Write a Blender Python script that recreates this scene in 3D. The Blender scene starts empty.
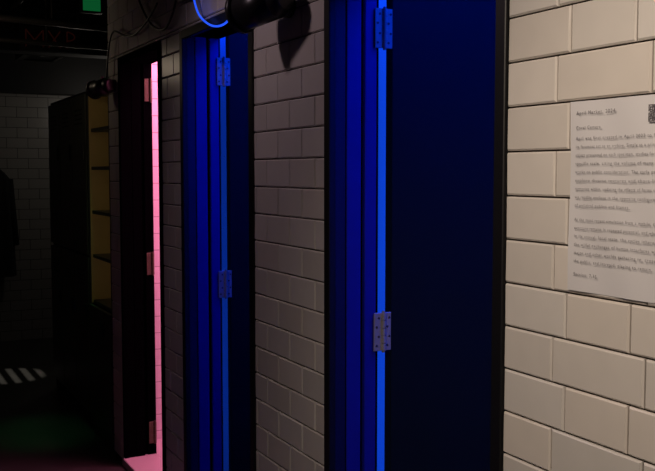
import bpy, bmesh, math, random
from mathutils import Vector, Matrix
random.seed(4)
S=1.3; H=1.25
sc=bpy.context.scene
sc.view_settings.view_transform='Standard'
COL=sc.collection

# ---------------- materials ----------------
def mat(name, col, rough=.5, metal=0, emit=None, es=0, noise=0, nscale=8, spec=.5, bump=0):
    m=bpy.data.materials.new(name); m.use_nodes=True
    nt=m.node_tree; b=nt.nodes['Principled BSDF']
    b.inputs['Base Color'].default_value=(*col,1)
    b.inputs['Roughness'].default_value=rough
    b.inputs['Metallic'].default_value=metal
    b.inputs['Specular IOR Level'].default_value=spec
    tc=nt.nodes.new('ShaderNodeTexCoord')
    n=nt.nodes.new('ShaderNodeTexNoise'); n.inputs['Scale'].default_value=nscale; n.inputs['Detail'].default_value=5
    nt.links.new(tc.outputs['Object'],n.inputs['Vector'])
    mx=nt.nodes.new('ShaderNodeMix'); mx.data_type='RGBA'
    mx.inputs[6].default_value=(*[c*(1-noise) for c in col],1)
    mx.inputs[7].default_value=(*[min(1,c*(1+noise)) for c in col],1)
    nt.links.new(n.outputs['Fac'],mx.inputs[0]); nt.links.new(mx.outputs[2],b.inputs['Base Color'])
    if bump:
        bp=nt.nodes.new('ShaderNodeBump'); bp.inputs['Strength'].default_value=bump; bp.inputs['Distance'].default_value=.003
        nt.links.new(n.outputs['Fac'],bp.inputs['Height']); nt.links.new(bp.outputs[0],b.inputs['Normal'])
    if emit:
        b.inputs['Emission Color'].default_value=(*emit,1); b.inputs['Emission Strength'].default_value=es
    return m

def tile_mat(name,col,grout,axis='xz',w=.15*S,h=.075*S,rough=.25):
    m=bpy.data.materials.new(name); m.use_nodes=True
    nt=m.node_tree; b=nt.nodes['Principled BSDF']; b.inputs['Roughness'].default_value=rough
    g=nt.nodes.new('ShaderNodeNewGeometry'); sp=nt.nodes.new('ShaderNodeSeparateXYZ'); cb=nt.nodes.new('ShaderNodeCombineXYZ')
    nt.links.new(g.outputs['Position'],sp.inputs[0])
    nt.links.new(sp.outputs['X' if axis[0]=='x' else 'Y'],cb.inputs[0]); nt.links.new(sp.outputs['Z'],cb.inputs[1])
    br=nt.nodes.new('ShaderNodeTexBrick'); br.inputs['Scale'].default_value=1
    br.inputs['Brick Width'].default_value=w; br.inputs['Row Height'].default_value=h
    br.inputs['Mortar Size'].default_value=.0025; br.inputs['Mortar Smooth'].default_value=.2
    br.inputs['Color1'].default_value=(*col,1); br.inputs['Color2'].default_value=(*[c*.93 for c in col],1)
    br.inputs['Mortar'].default_value=(*grout,1)
    nt.links.new(cb.outputs[0],br.inputs['Vector']); nt.links.new(br.outputs['Color'],b.inputs['Base Color'])
    bp=nt.nodes.new('ShaderNodeBump'); bp.invert=True; bp.inputs['Strength'].default_value=.6; bp.inputs['Distance'].default_value=.003
    nt.links.new(br.outputs['Fac'],bp.inputs['Height']); nt.links.new(bp.outputs[0],b.inputs['Normal'])
    return m

def glaze_mat():
    m=bpy.data.materials.new('white_glazed_tile'); m.use_nodes=True
    nt=m.node_tree; b=nt.nodes['Principled BSDF']; b.inputs['Roughness'].default_value=.28
    b.inputs['Specular IOR Level'].default_value=.5
    a=nt.nodes.new('ShaderNodeAttribute'); a.attribute_name='tilecol'
    n=nt.nodes.new('ShaderNodeTexNoise'); n.inputs['Scale'].default_value=14; n.inputs['Detail'].default_value=4
    tc=nt.nodes.new('ShaderNodeTexCoord'); nt.links.new(tc.outputs['Object'],n.inputs['Vector'])
    mr=nt.nodes.new('ShaderNodeMapRange'); mr.inputs[3].default_value=.93; mr.inputs[4].default_value=1.04
    nt.links.new(n.outputs['Fac'],mr.inputs[0])
    mx=nt.nodes.new('ShaderNodeMix'); mx.data_type='RGBA'; mx.blend_type='MULTIPLY'; mx.inputs[0].default_value=1
    nt.links.new(a.outputs['Color'],mx.inputs[6]); nt.links.new(mr.outputs[0],mx.inputs[7])
    nt.links.new(mx.outputs[2],b.inputs['Base Color'])
    bp=nt.nodes.new('ShaderNodeBump'); bp.inputs['Strength'].default_value=.12; bp.inputs['Distance'].default_value=.004
    nt.links.new(n.outputs['Fac'],bp.inputs['Height']); nt.links.new(bp.outputs[0],b.inputs['Normal'])
    return m

M_glaze=glaze_mat()
M_grout=mat('dark_grout',(.035,.022,.015),.9,noise=.3,nscale=30)
M_black=mat('black_paint',(.006,.006,.008),.45,noise=.2)
M_matte=mat('matte_black_paint',(.0015,.0015,.002),.9,noise=.2,spec=0)
M_jamb_lit=mat('frame_blue_lit',(.008,.012,.27),.42,noise=.12,nscale=4)  # blue cubicle light put into the frame's base colour
M_jamb_dim=mat('frame_blue_dim',(.005,.006,.05),.42,noise=.12,nscale=4)  # same frame with weaker blue light put into its colour
M_door=mat('door_paint',(.007,.012,.0085),.5,noise=.15,nscale=3,spec=.18)
M_steel=mat('brushed_steel',(.50,.46,.34),.35,.35,noise=.1,nscale=40)
M_hinge_dim=mat('dimmed_hinge_metal',(.10,.09,.05),.5,.4,noise=.1,nscale=40)  # hinge metal darkened to dim the hinges on the pink-lit door
M_screw=mat('screw_steel',(.10,.09,.08),.4,.5)
M_plastic=mat('black_plastic',(.012,.012,.013),.35,noise=.2)
M_pipe=mat('pipe_paint',(.06,.055,.045),.4,noise=.3)
M_floor=mat('dark_concrete',(.045,.045,.042),.38,noise=.5,nscale=3,bump=.4)
M_cubfl=mat('cubicle_floor',(.5,.48,.46),.4,noise=.1,nscale=3)
M_ceil=mat('ceiling_black',(.012,.012,.012),.8,noise=.3)
M_intp=mat('interior_white_paint',(.75,.75,.75),.5,noise=.03)
M_intx=tile_mat('tile_interior_x',(.75,.75,.75),(.4,.4,.4),'xz')
M_inty=tile_mat('tile_interior_y',(.75,.75,.75),(.4,.4,.4),'yz')
M_backt=tile_mat('tile_back',(.30,.29,.27),(.04,.04,.04),'xz')
M_plaster=mat('dark_plaster',(.06,.055,.05),.8,noise=.2)
M_lock=mat('locker_paint',(.05,.053,.036),.42,noise=.2,nscale=5)
M_lockdark=mat('locker_shadow_gap',(.005,.005,.005),.7)
M_yel=mat('yellow_laminate',(.60,.42,.13),.5,noise=.15)
M_paper=mat('paper',(.74,.73,.75),.85,noise=.03,nscale=3)
M_ink=mat('ink',(.12,.11,.12),.8)
M_blueW=mat('blue_el_wire',(.0,.05,.6),.4,emit=(.02,.10,1),es=1.0)
M_green=mat('green_lamp',(.0,.1,.03),.4,emit=(.02,.6,.15),es=.11)
M_red=mat('red_neon',(.03,.01,.01),.4,emit=(.6,.10,.06),es=.010)
M_cloth=mat('dark_cloth',(.008,.008,.010),.95,noise=.4,nscale=20,bump=1)
M_lens=mat('lens_glass',(.01,.01,.01),.35)

# ---------------- mesh helpers (D units -> *S) ----------------
def obj_from_bm(bm,name,m,parent=None,smooth=False):
    me=bpy.data.meshes.new(name)
    for v in bm.verts: v.co*=S
    bm.normal_update(); bm.to_mesh(me); bm.free()
    me.materials.append(m)
    if smooth:
        for p in me.polygons: p.use_smooth=True
    o=bpy.data.objects.new(name,me); COL.objects.link(o)
    if parent: o.parent=parent
    return o
def addbox(bm,x0,x1,y0,y1,z0,z1):
    vs=[bm.verts.new((x,y,z)) for x in(x0,x1) for y in(y0,y1) for z in(z0,z1)]
    for f in ((0,1,3,2),(4,6,7,5),(0,4,5,1),(2,3,7,6),(0,2,6,4),(1,5,7,3)): bm.faces.new([vs[i] for i in f])
    return vs
def box(name,b,m,parent=None,bev=0):
    bm=bmesh.new(); addbox(bm,*b)
    bmesh.ops.recalc_face_normals(bm,faces=bm.faces)
    if bev: bmesh.ops.bevel(bm,geom=bm.edges[:],offset=bev,segments=2,affect='EDGES')
    return obj_from_bm(bm,name,m,parent)
def boxes(name,lst,m,parent=None,bev=0):
    bm=bmesh.new()
    for b in lst: addbox(bm,*b)
    bmesh.ops.recalc_face_normals(bm,faces=bm.faces)
    if bev: bmesh.ops.bevel(bm,geom=bm.edges[:],offset=bev,segments=1,affect='EDGES')
    return obj_from_bm(bm,name,m,parent)
def cyl(name,p0,p1,r0,r1,m,parent=None,seg=32,bm=None):
    own=bm is None
    if own: bm=bmesh.new()
    p0=Vector(p0);p1=Vector(p1);d=p1-p0
    mt=Matrix.Translation((p0+p1)/2)@d.to_track_quat('Z','Y').to_matrix().to_4x4()
    bmesh.ops.create_cone(bm,cap_ends=True,segments=seg,radius1=r0,radius2=r1,depth=d.length,matrix=mt)
    if own:
        o=obj_from_bm(bm,name,m,parent)
        for p in o.data.polygons: p.use_smooth=len(p.vertices)==4
        return o
def empty(name):
    e=bpy.data.objects.new(name,None); COL.objects.link(e); e.empty_display_size=.1; return e
def cable(name,pts,r,m,parent=None):
    c=bpy.data.curves.new(name,'CURVE'); c.dimensions='3D'; c.bevel_depth=r*S; c.bevel_resolution=3
    sp=c.splines.new('NURBS'); sp.points.add(len(pts)-1); sp.order_u=4; sp.use_endpoint_u=True
    for i,p in enumerate(pts): sp.points[i].co=(p[0]*S,p[1]*S,p[2]*S,1)
    c.materials.append(m)
    o=bpy.data.objects.new(name,c); COL.objects.link(o)
    if parent:o.parent=parent
    return o

# ---------------- layout ----------------
DOORS=[(1.247,1.919),(2.355,2.983),(3.207,3.790)]
TOP=1.722; CEIL=2.2; WEND=3.97; TH=.127; Y0=-1.0; YB=7.0; XL=-1.9; XR=1.15
segs=[(Y0,DOORS[0][0]),(DOORS[0][1],DOORS[1][0]),(DOORS[1][1],DOORS[2][0]),(DOORS[2][1],WEND)]
core=[(0,TH,a,b,0,TOP) for a,b in segs]+[(0,TH,Y0,WEND,TOP,CEIL)]
wall=boxes('wall_right',core,M_grout)
def build_tiles():
    bm=bmesh.new(); lay=bm.loops.layers.float_color.new('tilecol')
    g=.0015; t=.0065; bv=.0028
    def tile(y0,y1,z0,z1):
        if y1-y0<.010 or z1-z0<.010: return
        tl=random.uniform(-.0006,.0006); t2=random.uniform(-.0006,.0006)
        y0+=g;y1-=g;z0+=g;z1-=g
        B=[bm.verts.new(p) for p in((.001,y0,z0),(.001,y1,z0),(.001,y1,z1),(.001,y0,z1))]
        Mv=[bm.verts.new(p) for p in((-t+bv,y0,z0),(-t+bv,y1,z0),(-t+bv,y1,z1),(-t+bv,y0,z1))]
        T=[bm.verts.new(p) for p in((-t+tl,y0+bv,z0+bv),(-t+t2,y1-bv,z0+bv),(-t-tl,y1-bv,z1-bv),(-t-t2,y0+bv,z1-bv))]
        v=random.uniform(.93,1.03); w=random.uniform(-.012,.012)
        c=(.80*v+w,.755*v,.70*v-w,1)
        fs=[bm.faces.new(T)]
        for i in range(4):
            j=(i+1)%4
            fs.append(bm.faces.new((Mv[i],Mv[j],T[j],T[i]))); fs.append(bm.faces.new((B[i],B[j],Mv[j],Mv[i])))
        for f in fs:
            for l in f.loops:l[lay]=c
    z=H+.0345; k=0
    while z>0: z-=.075;k-=1
    while z<CEIL:
        A=(k%2==0)
        z0,z1=max(z,0),min(z+.075,CEIL)
        base=2.049 if A else 2.122
        yy=base+.145*20
        js=[]
        while yy>1.35:
            if yy<WEND: js.append(yy)
            yy-=.145
        if A: r=[1.094,.960]; step=.14
        else: r=[1.124,.930]; step=.16
        last=r[-1]
        while last>Y0: last-=step; r.append(last)
        js=[WEND]+js+[DOORS[0][0]+(.05 if A else -.0)]+r
        js=sorted(set(js),reverse=True)
        for b,a in zip(js[:-1],js[1:]):
            a=max(a,Y0)
            parts=[(z0,z1)]
            if z0<TOP<z1: parts=[(z0,TOP),(TOP,z1)]
            for p0,p1 in parts:
                if p0>=TOP-1e-6: tile(a,b,p0,p1); continue
                iv=[(a,b)]
                for d0,d1 in DOORS:
                    nv=[]
                    for u,v in iv:
                        if v<=d0 or u>=d1: nv.append((u,v)); continue
                        if u<d0: nv.append((u,d0))
                        if v>d1: nv.append((d1,v))
                    iv=nv
                for u,v in iv: tile(u,v,p0,p1)
        z+=.075;k+=1
    bmesh.ops.recalc_face_normals(bm,faces=bm.faces)
    return obj_from_bm(bm,'tiles',M_glaze,wall)
build_tiles()

box('floor',(XL,XR+.3,Y0,YB,-.05,0),M_floor)
box('ceiling',(XL,XR+.3,Y0,YB,CEIL,CEIL+.05),M_ceil)
box('wall_left',(XL-.05,XL,Y0,YB,0,CEIL),M_plaster)
box('wall_front',(XL,TH,Y0-.05,Y0,0,CEIL),M_plaster)
box('wall_back',(XL,XR+.3,YB,YB+.05,0,CEIL),M_backt)
box('wall_cubicle_rear',(XR,XR+.04,Y0,WEND+.03,0,CEIL),M_inty)
box('wall_partition_1',(TH,XR,.98,1.02,0,CEIL),M_intx)
box('wall_partition_2',(TH,XR,2.12,2.15,0,CEIL),M_intp)
box('wall_partition_3',(TH,XR,3.13,3.16,0,CEIL),M_intp)
box('wall_partition_4',(TH,XR,WEND,WEND+.02,0,CEIL),M_intx)
box('floor_cubicle',(.128,XR,3.16,WEND,0,.034),M_cubfl)
box('trim_threshold',(-.02,.128,3.236,3.790,0,.034),M_cubfl,None,.002)

# ---------------- doors ----------------
def hinge(par,x,y,z,n,single=False,ms=None):
    ms=ms or M_steel
    e=empty('hinge_%d'%n); e.parent=par
    hh=.047
    pl=[(x-.026,x-.005,y-.004,y,z-hh,z+hh)]
    if not single: pl.append((x+.005,x+.022,y-.004,y,z-hh,z+hh))
    boxes('plates',pl,ms,e,.0008)
    bm=bmesh.new()
    for i in range(5):
        a=z-hh+i*2*hh/5; cyl('',(x,y-.004,a+.0008),(x,y-.004,a+2*hh/5-.0008),.0066,.0066,None,bm=bm,seg=20)
    cyl('',(x,y-.004,z-hh-.004),(x,y-.004,z+hh+.004),.004,.004,None,bm=bm,seg=16)
    obj_from_bm(bm,'knuckles',ms,e)
    bm=bmesh.new()
    for sx in((-.016,) if single else (-.016,.014)):
        for k,sz in enumerate((-.034,-.012,.012,.034)):
            q=x+sx+(.003 if k%2 else -.003)
            cyl('',(q,y-.003,z+sz),(q,y-.0052,z+sz),.0034,.0028,None,bm=bm,seg=14)
    obj_from_bm(bm,'screws',M_screw,e)
for i,(a,b) in enumerate(DOORS):
    d=empty('door_%d'%(i+1))
    cw=.028
    mc=M_black if i<2 else M_matte
    boxes('casing',[(-.012,.006,a,a+cw,0,TOP),(-.012,.006,b-cw,b,0,TOP),(-.012,.006,a+cw,b-cw,TOP-cw,TOP)],mc,d,.0015)
    jf=b-cw
    mj,md=(M_jamb_lit,M_jamb_dim) if i<2 else (M_matte,M_matte)
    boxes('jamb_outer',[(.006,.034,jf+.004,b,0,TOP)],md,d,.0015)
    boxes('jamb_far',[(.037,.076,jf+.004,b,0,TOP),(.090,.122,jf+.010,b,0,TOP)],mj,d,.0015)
    boxes('jamb_stop_far',[(.034,.037,jf+.006,b,0,TOP-cw),(.076,.090,b-.006,b,0,TOP),(.122,.128,jf+.012,b,0,TOP)],M_matte,d)  # dark side of the stepped frame put into colour as matte black
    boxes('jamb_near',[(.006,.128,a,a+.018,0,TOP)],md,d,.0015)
    boxes('jamb_head',[(.006,.128,a+.018,b,TOP-.018,TOP)],M_matte,d,.0015)
    hy=jf+.008
    for n,z in enumerate((H+.343,H-.390,.13)):
        hinge(d,.140 if i<2 else .120,hy,z,n+1,i==2,M_hinge_dim if i==2 else None)
    if i<2:
        lw=.555; x0=.164 if i==0 else .158
        box('leaf',(x0,x0+lw,hy,hy+.03,.008,TOP+.06),M_door,d,.0015)  # leaf made taller than its opening to cover the lit wall above
        cyl('handle_rose',(x0+lw-.05,hy,.8),(x0+lw-.05,hy-.008,.8),.02,.02,M_steel,d)
        cyl('handle_neck',(x0+lw-.05,hy,.8),(x0+lw-.05,hy-.04,.8),.007,.007,M_steel,d)
        cyl('handle_lever',(x0+lw-.045,hy-.038,.8),(x0+lw-.14,hy-.038,.8),.007,.006,M_steel,d)

# ---------------- notice ----------------
N=empty('printed_notice')
py0,py1,pz0,pz1=.876,1.085,H-.184,H+.108
bm=bmesh.new()
nx,nz=14,18
grid=[[bm.verts.new((-.0085-.0012*math.sin(i*.9+j*.4)-.003*max(0,(abs(i/nx-.5)*2)**6)*(1-j/nz if j<9 else j/nz)*.8, py1+(py0-py1)*i/nx, pz0+(pz1-pz0)*j/nz)) for j in range(nz+1)] for i in range(nx+1)]
for i in range(nx):
    for j in range(nz): bm.faces.new((grid[i][j],grid[i+1][j],grid[i+1][j+1],grid[i][j+1]))
obj_from_bm(bm,'paper_sheet',M_paper,N,True)
def text(s,y,z,size):
    c=bpy.data.curves.new('text_line','FONT'); c.body=s; c.size=size*S; c.extrude=0.0
    c.space_character=1.25
    c.materials.append(M_ink)
    o=bpy.data.objects.new('text_line',c); COL.objects.link(o)
    o.rotation_euler=(math.radians(90),0,math.radians(-90))
    o.location=(-.0124*S,y*S,z*S); o.parent=N
    bpy.context.view_layer.update()
    return o
ty=py1-.014
text('April Market, 2024',ty,H+.087,.0082)
text('Coral Camera',ty,H+.065,.0072)
para1=['Aprl was first created in April 2022 to fulfil',
'its foremost act as an archive. Simply as a printed',
'object presented on each specimen, studies for a',
'specific scale, citing the volume of many film',
'works on public consideration. The early pages',
'explore diverse textures and short-lived',
'memories within, updating the effects of forms then',
'we readily enclose in the opposite configuration',
'of political publics and frames.']
para2=['At the most recent simulation from a mobile, the',
'exposure remains in repeated potential, and when',
'in its annual, local state, the cycles inherent',
'the wilful exchanges of human interfaces with',
'major and other worlds gathering to, crossing',
'the public, and intrepid, playing to remain.']
z=H+.049
def wfit(lines,z):
    for s in lines:
        o=text(s,ty,z,.0070)
        w=o.dimensions.x
        tgt=(py1-py0-.03)*S*random.uniform(.9,1.0)
        if s is not lines[-1]: o.scale=(min(1.4,tgt/w),1,1)
        z-=.0128
    return z
z=wfit(para1,z); z-=.009; z=wfit(para2,z); z-=.008
text('Section: 7.35',ty,z,.0074)
bm=bmesh.new(); q=.0016; random.seed(9)
qy=py0+.052; qz=H+.070
for i in range(15):
    for j in range(15):
        fi=(i<5 or i>9) and (j<5 or j>9) and not(i>9 and j<5)
        if fi:
            a=i if i<5 else i-10; b2=j if j<5 else j-10
            on=a in(0,4) or b2 in(0,4) or (a==2 and b2==2)
        else: on=random.random()<.5
        if on: addbox(bm,-.0124,-.0118,qy-(i+1)*q,qy-i*q,qz+j*q,qz+(j+1)*q)
obj_from_bm(bm,'qr_code',M_ink,N)

# ---------------- wall spotlights ----------------
def spot(y,z,sc_,x=-.085):
    e=empty('wall_spotlight')
    r=.042*sc_
    cyl('mount_plate',(-.006,y,z+.01),(-.02,y,z+.01),.03*sc_,.03*sc_,M_plastic,e)
    cyl('arm',(-.02,y,z+.01),(x,y,z+.01),.010*sc_,.010*sc_,M_plastic,e)
    p=Vector((x,y,z)); d=Vector((-.35,.9,-.12)).normalized()
    cyl('body',p-d*.05*sc_,p+d*.06*sc_,r*.92,r,M_plastic,e)
    cyl('rear_cap',p-d*.075*sc_,p-d*.05*sc_,r*.6,r*.92,M_plastic,e)
    cyl('front_rim',p+d*.06*sc_,p+d*.072*sc_,r*1.12,r*1.12,M_plastic,e)
    cyl('lens',p+d*.072*sc_,p+d*.074*sc_,r*.9,r*.9,M_lens,e)
    boxes('yoke',[(x-.006,x+.006,y-.012,y+.012,z+r*.6,z+r*1.25)],M_plastic,e)
spot(2.115,H+.412,1.1)
spot(3.86,H+.355,.85,-.06)

cb=empty('electric_cable')
cable('run_1',[(-.02,2.2,H+.47),(-.03,2.35,H+.56),(-.02,2.6,H+.60),(-.02,2.9,H+.53),(-.02,3.1,H+.62),(-.02,3.3,H+.66)],.005,M_plastic,cb)
cable('run_2',[(-.02,2.95,H+.62),(-.02,3.05,H+.48),(-.02,3.2,H+.50),(-.02,3.35,H+.56),(-.02,3.5,H+.72)],.004,M_plastic,cb)
cable('run_3',[(-.02,3.2,H+.60),(-.02,3.45,H+.50),(-.03,3.7,H+.55),(-.03,3.85,H+.62),(-.03,3.9,H+.40)],.004,M_plastic,cb)
cable('blue_light_wire',[(-.03,2.80,H+.60),(-.03,2.77,H+.51),(-.03,2.70,H+.465),(-.03,2.60,H+.43),(-.03,2.50,H+.425),(-.03,2.44,H+.45),(-.03,2.40,H+.50),(-.03,2.37,H+.56)],.0032,M_blueW)

# ---------------- shelving + lockers ----------------
SH=empty('open_shelving_unit')
a,b,dp,zt=WEND+.022,4.415,.34,1.63
boxes('carcass',[(0,dp,a,a+.018,0,zt),(0,dp,b-.018,b,.62,zt),(0,dp,a,b,zt-.02,zt),(0,dp,a,b,0,.06),(.0,dp,b-.018,b,0,.62)],M_lock,SH,.001)
boxes('yellow_lining',[(dp-.012,dp,a+.018,b-.018,.62,zt-.02),(.004,dp-.012,b-.022,b-.0181,.62,zt-.02)],M_yel,SH)
boxes('shelf_boards',[(.012,dp-.012,a+.018,b-.022,z,z+.016) for z in(.62,.84,1.05,1.26,1.44)],M_lock,SH,.001)
boxes('lower_door',[(-.008,.008,a+.004,b-.004,.065,.615)],M_lock,SH,.002)
boxes('lower_handle',[(-.02,-.008,a+.12,a+.20,.50,.56)],M_plastic,SH,.003)
LK=empty('locker_cabinet')
la,lb=4.42,5.36; n=3; w=(lb-la)/n
boxes('carcass',[(.01,dp,la,lb,0,zt+.01)],M_lockdark,LK)
drs=[];hn=[];vt=[]
for i in range(n):
    y0=la+i*w
    for z0,z1 in((.07,.84),(.85,zt)):
        drs.append((-.006,.012,y0+.006,y0+w-.006,z0,z1-.006))
        hn.append((-.014,-.006,y0+.04,y0+.07,(z0+z1)/2+.07,(z0+z1)/2+.15))
        for k in range(4): vt.append((-.008,-.005,y0+.08,y0+w-.08,z1-.08-k*.022,z1-.074-k*.022))
boxes('locker_doors',drs,M_lock,LK,.002); boxes('handles',hn,M_plastic,LK,.002); boxes('vents',vt,M_lockdark,LK)
boxes('plinth',[(.02,dp,la,lb,0,.06)],M_lockdark,LK)

# ---------------- ceiling clutter ----------------
boxes('ceiling_beam',[(XL,XR,5.55,5.70,1.95,CEIL),(XL,XR,6.6,6.75,1.80,CEIL)],M_ceil)
e=empty('ceiling_pipework')
cyl('duct_tube',(-.42,2.9,2.12),(-.42,5.5,2.12),.06,.06,M_pipe,e)
cyl('pipe_1',(-.20,3.0,2.15),(-.20,5.5,2.15),.02,.02,M_pipe,e)
cyl('pipe_2',(-1.2,4.70,2.02),(.30,4.70,1.98),.018,.018,M_pipe,e)
cyl('pipe_3',(-1.2,4.85,1.93),(.30,4.85,1.90),.012,.012,M_pipe,e)
bm=bmesh.new()
for k in range(6):
    y=3.0+k*.49; cyl('',(-.42,y,2.12),(-.42,y+.02,2.12),.066,.066,None,bm=bm)
for x in(-.9,-.1,.25):
    cyl('',(x,4.70,2.0),(x,4.70,CEIL),.005,.005,None,bm=bm,seg=10); cyl('',(x,4.85,1.91),(x,4.85,CEIL),.005,.005,None,bm=bm,seg=10)
obj_from_bm(bm,'collars_and_hangers',M_pipe,e)
e=empty('exit_sign')
box('housing',(-.045,.055,4.30,4.33,1.985,2.085),M_plastic,e,.003)
boxes('green_face',[(-.035,.045,4.296,4.30,1.995,2.075)],M_green,e)
boxes('hanger',[(.0,0.01,4.31,4.32,2.085,CEIL)],M_plastic,e)
e=empty('neon_sign')
y=5.1
for k,pts in enumerate([[(0,0),(0,.10)],[(0,.10),(.05,.04)],[(.05,.04),(.10,.10)],[(.10,.10),(.10,0)],[(.13,0),(.20,.10)],[(.13,.10),(.20,0)],[(.24,0),(.24,.10)],[(.24,.10),(.30,.09),(.30,.05),(.24,.045)]]):
    if len(pts)==2: pts=[pts[0],((pts[0][0]+pts[1][0])/2,(pts[0][1]+pts[1][1])/2),((pts[0][0]+pts[1][0])/2,(pts[0][1]+pts[1][1])/2),pts[1]]
    cable('tube_%d'%k,[(-.16+px*.9,y,1.92+pz*.9) for px,pz in pts],.004,M_red,e)
boxes('sign_frame',[(-.19,.13,y+.02,y+.03,1.90,2.03),(-.185,-.175,y+.02,y+.03,2.03,CEIL),(.115,.125,y+.02,y+.03,2.03,CEIL)],M_plastic,e)
e=empty('hanging_coat')
bm=bmesh.new(); rings=[]
for j,(z,w2,dd) in enumerate([(1.28,.015,.02),(1.25,.05,.04),(1.20,.09,.06),(1.0,.10,.07),(.75,.11,.08),(.5,.12,.09)]):
    rings.append([bm.verts.new((-.09+w2*math.cos(t)*(1+.08*math.sin(5*t)),YB-.11+dd*math.sin(t)*(1+.15*math.sin(6*t)),z)) for t in [2*math.pi*i/32 for i in range(32)]])
for r0,r1 in zip(rings[:-1],rings[1:]):
    for i in range(32): bm.faces.new((r0[i],r0[(i+1)%32],r1[(i+1)%32],r1[i]))
bm.faces.new(rings[0])
obj_from_bm(bm,'coat_body',M_cloth,e,True)
cyl('sleeve_left',(-.17,YB-.11,1.2),(-.21,YB-.11,.72),.033,.026,M_cloth,e)
cyl('sleeve_right',(-.01,YB-.11,1.2),(.03,YB-.11,.72),.033,.026,M_cloth,e)
cyl('hook',(-.09,YB,1.31),(-.09,YB-.12,1.28),.008,.008,M_steel,e)

# ---------------- lights ----------------
def L(kind,name,loc,energy,col,size=.1,target=None,angle=None,blend=.5,sy=None):
    l=bpy.data.lights.new(name,kind); l.energy=energy; l.color=col
    if kind=='AREA':
        l.size=size*S
        if sy: l.shape='RECTANGLE'; l.size_y=sy*S
    else: l.shadow_soft_size=size*S
    if kind=='SPOT': l.spot_size=math.radians(angle); l.spot_blend=blend
    o=bpy.data.objects.new(name,l); COL.objects.link(o); o.location=Vector(loc)*S
    if target is not None:
        o.rotation_euler=(Vector(target)-Vector(loc)).to_track_quat('-Z','Y').to_euler()
    return o
L('SPOT','warm_downlight',(-1.0,.62,1.90),74,(1,.82,.66),.04,(0,.95,1.0),80,1.0)
L('SPOT','warm_downlight',(-.75,2.35,2.10),9,(.95,.70,.78),.05,(0,2.1,1.2),120,.8)
BL=(.0,.03,1)
for yc,yp in((1.6,2.0),(2.65,3.05)):
    L('AREA','blue_lamp',(.62,yc-.1,2.15),27,BL,.7,(.62,yc-.1,0),sy=.7)
    L('AREA','blue_gap_fill',(.70,yp+.0,1.0),24 if yc<2 else 16,(.006,.085,1),.06,(.2,yp+.10,1.0),sy=2.0)  # unseen blue area light added behind the leaf to brighten the hinge gap
L('AREA','pink_lamp',(.62,3.55,2.15),58,(1,.23,.43),.7,(.62,3.55,0),sy=.6)
L('SPOT','green_glow',(0,4.25,1.9),24,(.1,1,.3),.05,(-.22,4.45,0),24,1)
L('AREA','shelf_fill_area',(.035,WEND+.05,1.13),.28,(1,.80,.5),.02,(.15,4.4,1.13),sy=.9)  # added fill light, no fixture, brightening the yellow shelf interior
L('POINT','shelf_fill_point',(-.40,4.25,1.75),.7,(1,.80,.58),.05)  # unseen fill point added to lift the shelf and lockers
L('POINT','far_room_fill',(.6,6.3,1.7),2.6,(1,.9,.78),.1)  # unseen fill point added to brighten the back wall
e=empty('floor_stripe_gobo')  # added slatted gobo, shaped to break the spot into floor stripes
lz=1.97
boxes('slats',[(-.02+k*.0075,-.02+k*.0075+.0038,5.82,6.10,lz,lz+.003) for k in range(24)],M_plastic,e)
boxes('rim',[(-.04,.18,5.80,5.82,lz-.01,CEIL),(-.04,.18,6.10,6.12,lz-.01,CEIL),(-.06,-.02,5.80,6.12,lz-.01,CEIL),(.16,.18,5.80,6.12,lz-.01,CEIL)],M_plastic,e)
L('SPOT','stripe_gobo_spot',(.1,5.95,2.17),190,(1,.9,.78),.0009,(-.19,5.80,0),13,.5)  # unseen spot added above the gobo slats for the floor stripes

w=bpy.data.worlds.new('World'); sc.world=w; w.use_nodes=True
w.node_tree.nodes['Background'].inputs[0].default_value=(.5,.5,.6,1)
w.node_tree.nodes['Background'].inputs[1].default_value=.002

cam=bpy.data.cameras.new('camera'); cam.lens=50; cam.sensor_width=36; cam.clip_start=.02
co=bpy.data.objects.new('camera',cam); COL.objects.link(co)
co.location=(-1*S,0,H*S); co.rotation_euler=(math.radians(90-3.99),0,math.radians(-27.48))
sc.camera=co
